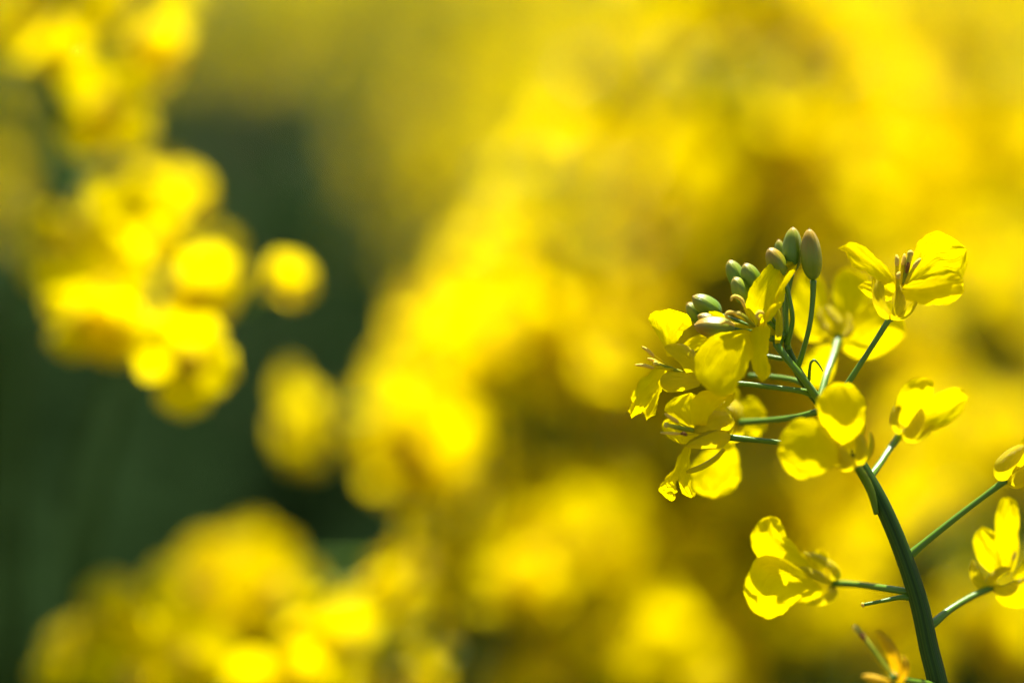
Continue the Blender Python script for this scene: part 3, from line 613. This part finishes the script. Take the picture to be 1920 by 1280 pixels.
# ---- buds of the top cluster
def bud(base, tip, rad, ped=None, ped_r=3.6, mat=None):
    b = V(*base); g = Geo(); bud_geo(g, b, V(*tip), rad*SPX, 0, nt=24, ns=24, pole=.6)
    o = link('bud', g.mesh('bud', [mat or BUD], origin=b), hero, b-ground_pt)
    if ped:
        g = Geo(); g.tube(Vs(ped+[base]), np.array([ped_r*1.3, ped_r, ped_r, ped_r*1.25])*SPX, n=22, ns=12); hero_obj('pedicel', g, [PEDICEL], o, b)
    return o
bud((1525, 526, 0), (1517, 429, -6), 19.5, [(1494, 692, 26), (1504, 664, 14), (1518, 610, 2), (1524, 560, 0)], 4.8, BUD_RIPE)
bud((1484, 512, 22), (1487, 426, 18), 19, [(1478, 655, 24), (1474, 610, 22), (1476, 560, 22)], 4.6)
bud((1466, 512, 50), (1460, 449, 50), 12, [(1474, 640, 24), (1470, 580, 40)], 3.6)
bud((1470, 520, 6), (1442, 465, 0), 18, [(1476, 646, 20), (1486, 600, 8), (1480, 560, 6)], 4.4, BUD_RIPE)
bud((1392, 542, 30), (1367, 488, 34), 16, [(1472, 636, 24), (1430, 590, 28)], 3.6)
bud((1422, 548, 8), (1396, 494, 4), 17.5, [(1472, 634, 20), (1444, 590, 12)], 3.8)
bud((1404, 570, 0), (1376, 520, -4), 17, [(1472, 632, 20), (1434, 596, 8)], 3.8)
bud((1352, 592, 26), (1299, 556, 22), 18.5, [(1470, 634, 24), (1410, 612, 26)], 3.8)
bud((1318, 606, 48), (1289, 568, 46), 14, [(1470, 636, 26), (1400, 626, 44)], 3.6)
bud((1346, 606, 0), (1308, 592, -2), 11.5, [(1468, 638, 20), (1400, 618, 6)], 3.2, BUD_RIPE)
bud((1378, 618, -12), (1302, 610, -16), 20, [(1466, 642, 18), (1420, 628, 0)], 4.0, BUD_RIPE)

# ---- stray pedicels: a bare one with a dry tip, a curled bract, and two that run behind the head
def stray(name, pts, r, mats, label=None, tipr=None):
    b = V(*pts[0]); g = Geo(); g.tube(Vs(pts), np.array(r)*SPX, n=26, ns=12, mi=0)
    if tipr: g.tube(spline(Vs([pts[-1], (pts[-1][0]-5, pts[-1][1]+1, pts[-1][2])]), 5), np.array([tipr*.7, tipr, tipr, tipr*.9, tipr*.4])*SPX, ns=10, mi=1)
    o = link(name, g.mesh(name, mats, origin=b), hero, b-ground_pt)
    if label: o['label'] = label
stray('pedicel', [(1704, 1120, 0), (1690, 1119, -4), (1655, 1126, -10), (1620, 1133, -14)], [6, 4.6, 3.4, 3.2], [PEDICEL, ANTHER], 'bare pedicel with an orange dry tip', 5)
stray('bract', [(1517, 712, 24), (1518, 694, 6), (1521, 679, 0), (1527, 675, -2), (1536, 684, -4), (1543, 696, -6)], [3.4, 3, 2.6, 2.4, 1.9, 1.2], [PEDICEL, BROWN], 'thin curled green bract with brown tip', None)
stray('pedicel', [(1514, 724, 34), (1490, 713, 60), (1448, 706, 90), (1404, 704, 110)], [6, 5, 4.6, 4.6], [PEDICEL])
stray('pedicel', [(1484, 674, 32), (1462, 672, 36), (1440, 668, 40), (1400, 662, 46)], [5, 4.4, 4.2, 4], [PEDICEL])
# ------------------------------------------------------------------ plants just behind, seen out of focus
GRP = 'flowering rapeseed plants'
def key_plant(label, top, depth, heads, low, n_rand=0, rac=(.05, .02), seed=0, size=.85, leaf_n=6, branches=(), bud=True, extra=0, lean=-.03):
    """top, low: photo pixels of the raceme tip and of the stem where it leaves the picture"""
    dp = lambda py: depth+min(max(py-top[1], -60), 600)*lean*.001
    t, l = V(*top, depth=depth), V(*low, depth=depth+.05); d = l-t; g0 = np.array([l[0]+d[0]*.6, l[1]+.03, 0.])
    pts = [g0, g0+np.array([(l[0]-g0[0])*.25, -.005, l[2]*.45]), np.array([l[0]*.8+g0[0]*.2, l[1]+.01, l[2]*.8]), l, (l+t)/2+np.array([.003, 0, 0]), t]
    hs = [(*V(px, py, depth=dp(py)+dd*.001), sc*1.14) for px, py, dd, sc in heads]
    r_ = np.random.default_rng(seed+300); j = 20+25*extra
    for px, py, dd, sc in heads:
        for _ in range(extra): hs.append((*V(px+r_.uniform(-j, j), py+r_.uniform(-j, j), depth=dp(py)+dd*.001+r_.uniform(-.008, .012)), sc*r_.uniform(.85, 1.05)))
    O, parts = plant_parts(pts, hs, n_rand, rac[0], rac[1], seed, branches, leaf_n, size, leaf_top=.2, bud=bud)
    return place(parts, O, label, GRP)

key_plant('blurred rapeseed plant with a few large yellow flowers above a dark leafy gap', (120, 20), .64,
    [(90, 40, 0, 1.25), (145, 55, 8, 1.2), (110, 95, -5, 1.1), (60, 70, 0, .9), (270, 85, 0, 1.1), (265, 120, 6, .7), (195, 215, 0, .95), (180, 255, 8, .75), (305, -20, 0, .8), (60, -30, 5, .9), (180, -20, 0, .9)], (20, 700), seed=11, lean=-.15, leaf_n=2)
key_plant('blurred rapeseed plant with a full round yellow flower head and one flower apart', (250, 350), .64,
    [(335, 385, 0, .95), (290, 360, 10, .85), (255, 420, 0, .95), (180, 440, 0, .95), (130, 480, 5, .9), (215, 490, -6, 1.), (280, 480, 0, .9), (190, 560, 0, .9), (220, 620, 6, .9), (150, 600, 0, .7), (375, 545, 0, .95), (345, 590, 8, .7), (350, 675, 0, .9), (310, 650, 8, .8), (525, 535, 0, .85), (400, 500, 8, .6)], (150, 1000), seed=12, lean=-.2, leaf_n=2, bud=False)
key_plant('blurred rapeseed plant beside the dark gap with one orange-yellow flower held out alone', (800, 640), .655,
    [(575, 790, 0, .95), (790, 850, 0, 1.05), (770, 790, 0, 1.), (825, 890, 5, .9), (760, 900, 8, .9), (735, 840, 0, .9), (830, 810, 10, .9), (770, 720, 10, .7)], (850, 1200), seed=13, leaf_n=0, bud=False)
key_plant('blurred rapeseed plant with a low broad yellow flower head', (470, 1060), .635,
    [(200, 1170, 0, 1.), (160, 1230, 5, .9), (280, 1200, 0, 1.), (390, 1110, 0, 1.), (450, 1060, 0, .95), (510, 1110, 0, 1.), (440, 1170, 8, .9), (560, 1190, 0, .9), (350, 1250, 0, 1.), (560, 1270, 0, .9), (640, 1200, 4, .9), (700, 1110, 0, .95), (750, 1060, 0, .9), (260, 1290, 0, 1.), (480, 1290, 0, .8)], (480, 1700), seed=14, lean=-.15, leaf_n=3, bud=False)
key_plant('blurred rapeseed plant with yellow flowers crowding a pale brownish stem', (1080, 880), .69,
    [(1030, 940, 0, 1.), (1090, 960, 8, 1.), (970, 1030, 0, 1.), (1040, 1040, 0, .9), (1110, 1020, 0, 1.), (1160, 1060, 10, .9), (1000, 1110, 5, .9), (950, 1090, 0, .7), (1150, 980, 10, .9)], (1130, 1400), seed=15, lean=-.2, leaf_n=1)
# the bright slope of flower heads behind the sharp stem: the lower in the picture, the nearer
def head_plant(px, py, sc, k, label, group, near=0.0):
    d = .90-near-.22*py/1280+random.uniform(-.015, .015); t = V(px, py-35*sc, depth=d); lx, ly = random.uniform(-.04, .04), random.uniform(0, .05)
    pts = [(t[0]+lx, t[1]+ly, 0), (t[0]+lx, t[1]+ly, t[2]*.5), (t[0]+lx*.4, t[1]+ly*.4, t[2]*.85), (t[0]+lx*.08, t[1]+ly*.08, t[2]-.05), tuple(t)]
    O, parts = plant_parts(np.array(pts), (), 10, .017*sc, .0215*sc, 400+k, (), 4, 1.12*sc, leaf_top=.25, bud=(k % 3 == 0))
    place(parts, O, label, group)
BAND = [(1065, 495), (995, 530), (940, 600), (1020, 620), (895, 675), (965, 700), (1085, 610)]
TALL = [(1400, 60), (1330, 140), (1465, 130), (1430, 90), (1370, 100), (1255, 240), (1375, 230), (1250, 345), (1330, 330), (1300, 425), (1400, 330)]
UPPER = [(1560, 250), (1635, 290), (1590, 345), (1700, 350), (1680, 75), (1765, 120), (1855, 90), (1750, 215), (1860, 290), (1805, 345), (1905, 390), (1620, 150)]
MIDDLE = [(1130, 680), (1215, 560), (1200, 690), (1290, 530), (1300, 640), (1390, 480), (1400, 790), (1345, 880), (1450, 880), (1300, 960), (1400, 970), (1545, 920), (1640, 730), (1790, 570), (1820, 880), (1875, 960), (1150, 800), (1060, 770), (1175, 750), (1240, 900), (1070, 960), (1130, 1020), (985, 1050), (1010, 1125), (1380, 1030), (1490, 1180), (1170, 1265)]
for k, (px, py) in enumerate(BAND): head_plant(px, py, .95, k, 'out-of-focus rapeseed plant in the slanting row of yellow heads beside the dark gap', 'slanting row of blurred heads', .09)
for k, (px, py) in enumerate(TALL): head_plant(px, py, 1.2, 20+k, 'tall out-of-focus rapeseed plant in the brightest yellow clump of heads', 'brightest clump of blurred heads', .10)
for k, (px, py) in enumerate(UPPER): head_plant(px, py, 1.1, 40+k, 'out-of-focus rapeseed plant with its yellow head above or behind the topmost sharp flower', 'blurred heads above the topmost sharp flower')
for k, (px, py) in enumerate(MIDDLE): head_plant(px, py, 1.05, 60+k, 'out-of-focus rapeseed plant with its yellow head behind the sharp stem and pedicels', 'blurred heads behind the sharp stem')
key_plant('blurred rapeseed plant whose low flowers glow beside the lowest sharp stem', (1860, 1080), .69,
    [(1830, 1160, 0, 1.), (1890, 1190, 0, 1.), (1870, 1110, 8, .9), (1740, 960, 0, .8), (1900, 1260, 0, .9), (1690, 960, 10, .8)], (1840, 1600), seed=24, leaf_n=3)
key_plant('blurred rapeseed plant with scattered olive-yellow flowers under the half-closed sharp flower', (1350, 1080), .74,
    [(1280, 1120, 0, .9), (1200, 1150, 0, .8), (1350, 1150, 0, .8), (1170, 1260, -20, 1.), (1230, 1290, -20, .9), (1480, 1180, 0, .9), (1540, 1210, 0, .8), (1420, 1250, 8, .7), (1560, 1130, 0, .8)], (1300, 1700), seed=25, leaf_n=4)
key_plant('blurred rapeseed plant whose top flowers just reach out of the dark gap', (740, 1270), .63,
    [(730, 1290, 0, .9), (780, 1310, 0, .9), (690, 1330, 0, .9)], (760, 1700), seed=26, leaf_n=3)
key_plant('blurred rapeseed plant half hidden behind the few large yellow flowers', (-60, 230), .82,
    [(-40, 300, 0, 1.), (-20, 360, 0, .8), (-60, 420, 0, .9), (10, 420, 10, .6)], (-40, 1000), seed=27, leaf_n=4)

# ------------------------------------------------------------------ the field behind
def make_proto(seed, h=1.15, nf=20):
    rng = np.random.default_rng(seed); lean = rng.uniform(-.03, .03, 2)
    pts = [(0, 0, 0), (lean[0]*.3, lean[1]*.3, h*.4), (lean[0]*.7, lean[1]*.7, h*.75), (lean[0], lean[1], h)]
    br = []
    for k in range(3):
        a = rng.uniform(0, 6.28); f = .80+.04*k; br.append((f, (math.cos(a), math.sin(a), .5), (h*(1-f)-rng.uniform(0, .03))/.93))
    return plant_parts(np.array(pts), (), nf, .045, .021, seed, br, 24, 1.05, leaf_top=.06)[1]
PROTO = [make_proto(200+k) for k in range(4)]+[make_proto(210+k, nf=9) for k in range(2)]+[make_proto(220+k, nf=3) for k in range(2)]
def flat(parts):
    """one plant as plain arrays, for the far mass of the crop"""
    vs, fs, us, ms = [], [], [], []; nv = 0; mats = [PETAL, SEPAL, PEDICEL_DULL, ANTHER, STEM, LEAF, BUD]
    for nm, me, loc, q, sc in parts:
        n = len(me.vertices); v = np.zeros(n*3); me.vertices.foreach_get('co', v); v = v.reshape(-1, 3)
        v = v@np.array(q.to_matrix()).T*sc+np.array(loc)
        for p in me.polygons: fs.append([i+nv for i in p.vertices]); ms.append(mats.index(me.materials[p.material_index]))
        u = np.zeros((n, 2)); lv = np.zeros(len(me.loops), int); me.loops.foreach_get('vertex_index', lv); lu = np.zeros(len(me.loops)*2); me.uv_layers[0].data.foreach_get('uv', lu)
        u[lv] = lu.reshape(-1, 2); vs.append(v); us.append(u); nv += n
    return np.concatenate(vs), fs, np.concatenate(us), ms, mats
HFOV = math.atan(.074/.511)
far = []; cnt = 0
FIELD_LABEL = {0: ('out-of-focus rapeseed plant thick with yellow flowers in the distant crop', 'thickly flowering plants of the distant crop'),
    1: ('out-of-focus rapeseed plant with thinly scattered yellow flowers at the edge of the dark gap', 'thinly flowering plants of the distant crop'),
    2: ('out-of-focus leafy green rapeseed plant with hardly any flowers in the dark gap', 'leafy plants in the dark gap')}
rng = np.random.default_rng(99)
y = .70
while y < 6.0:
    step = .115 if y < 2.6 else .2 if y < 3.5 else .34
    half = y*.30+.35
    x = -half
    while x < half:
        px_, py_ = x+rng.uniform(-.05, .05), y+rng.uniform(-.05, .05); rot = rng.uniform(0, 6.28); k = int(rng.integers(4)); sc = rng.uniform(.985, 1.015)
        a = abs(math.atan2(px_, py_)); ppx = 960+px_/py_*.511/SPX
        if ppx < 1150 and py_ < (3.2 if ppx < 650 else 1.95) and rng.uniform() < .96: k = 6+k % 2
        elif ppx < 800 and rng.uniform() < .8: k = 4+k % 2
        if -300 < ppx < 1180 and py_ < 1.55 or 1180 <= ppx < 2250 and py_ < .98: x += step; continue
        if a < HFOV+.02 and py_ < 2.3: place(PROTO[k], (px_, py_, 0), *FIELD_LABEL[(k-2)//2 if k > 3 else 0], rot, sc); cnt += 1
        else: far.append((px_, py_, rot, k, sc))
        x += step*rng.uniform(.8, 1.2)
    y += step
for y in np.arange(-1.5, -.6, .2):          # the crop goes on unseen behind the photographer, added to block low sky light
    for x in np.arange(-1.3, 1.3, .2): far.append((x+rng.uniform(-.05, .05), y, rng.uniform(0, 6.28), int(rng.integers(4)), rng.uniform(.97, 1.02)))
print('field plants', cnt, 'in mass', len(far))
LOW = True; FLOWERS, BUDS, LEAVES = build_library()
PROTO_LOW = [make_proto(300+k, nf=14) for k in range(4)]+[make_proto(310+k, nf=8) for k in range(2)]+[make_proto(320+k, nf=3) for k in range(2)]
FL = [flat(p) for p in PROTO_LOW]; vs, fs, us, ms = [], [], [], []; nv = 0
for (x, y, rot, k, sc) in far:
    v, f, u, m, mats = FL[k]; c, s_ = math.cos(rot)*sc, math.sin(rot)*sc
    W = np.stack([v[:, 0]*c-v[:, 1]*s_+x, v[:, 0]*s_+v[:, 1]*c+y, v[:, 2]*sc], -1); vs.append(W); us.append(u)
    fs.append((f, nv)); ms.append(m); nv += len(v)
def big_mesh(name):
    V_ = np.concatenate(vs); me = bpy.data.meshes.new(name)
    loops, tot, mi, uvl = [], [], [], []
    cache = {}
    for (f, off), m in zip(fs, ms):
        key = id(f)
        if key not in cache: cache[key] = (np.concatenate([np.array(q) for q in f]), np.array([len(q) for q in f]))
        a, b = cache[key]; loops.append(a+off); tot.append(b); mi.append(np.array(m))
    L = np.concatenate(loops); T = np.concatenate(tot); U = np.concatenate(us)
    me.vertices.add(len(V_)); me.vertices.foreach_set('co', V_.ravel())
    me.loops.add(len(L)); me.loops.foreach_set('vertex_index', L)
    me.polygons.add(len(T)); me.polygons.foreach_set('loop_start', np.concatenate([[0], np.cumsum(T)[:-1]])); 
    for m in FL[0][4]: me.materials.append(m)
    me.polygons.foreach_set('material_index', np.concatenate(mi)); me.polygons.foreach_set('use_smooth', np.ones(len(T), bool))
    ul = me.uv_layers.new(name='UVMap'); ul.data.foreach_set('uv', U[L].ravel()); me.update(calc_edges=True); me.validate()
    return me
print('mass faces', sum(len(f) for f, _ in fs))
crop = link('rapeseed_crop', big_mesh('rapeseed_crop'))
tag(crop, 'yellow mass of flowering rapeseed crop filling the field farther off', 'crop', kind='stuff')
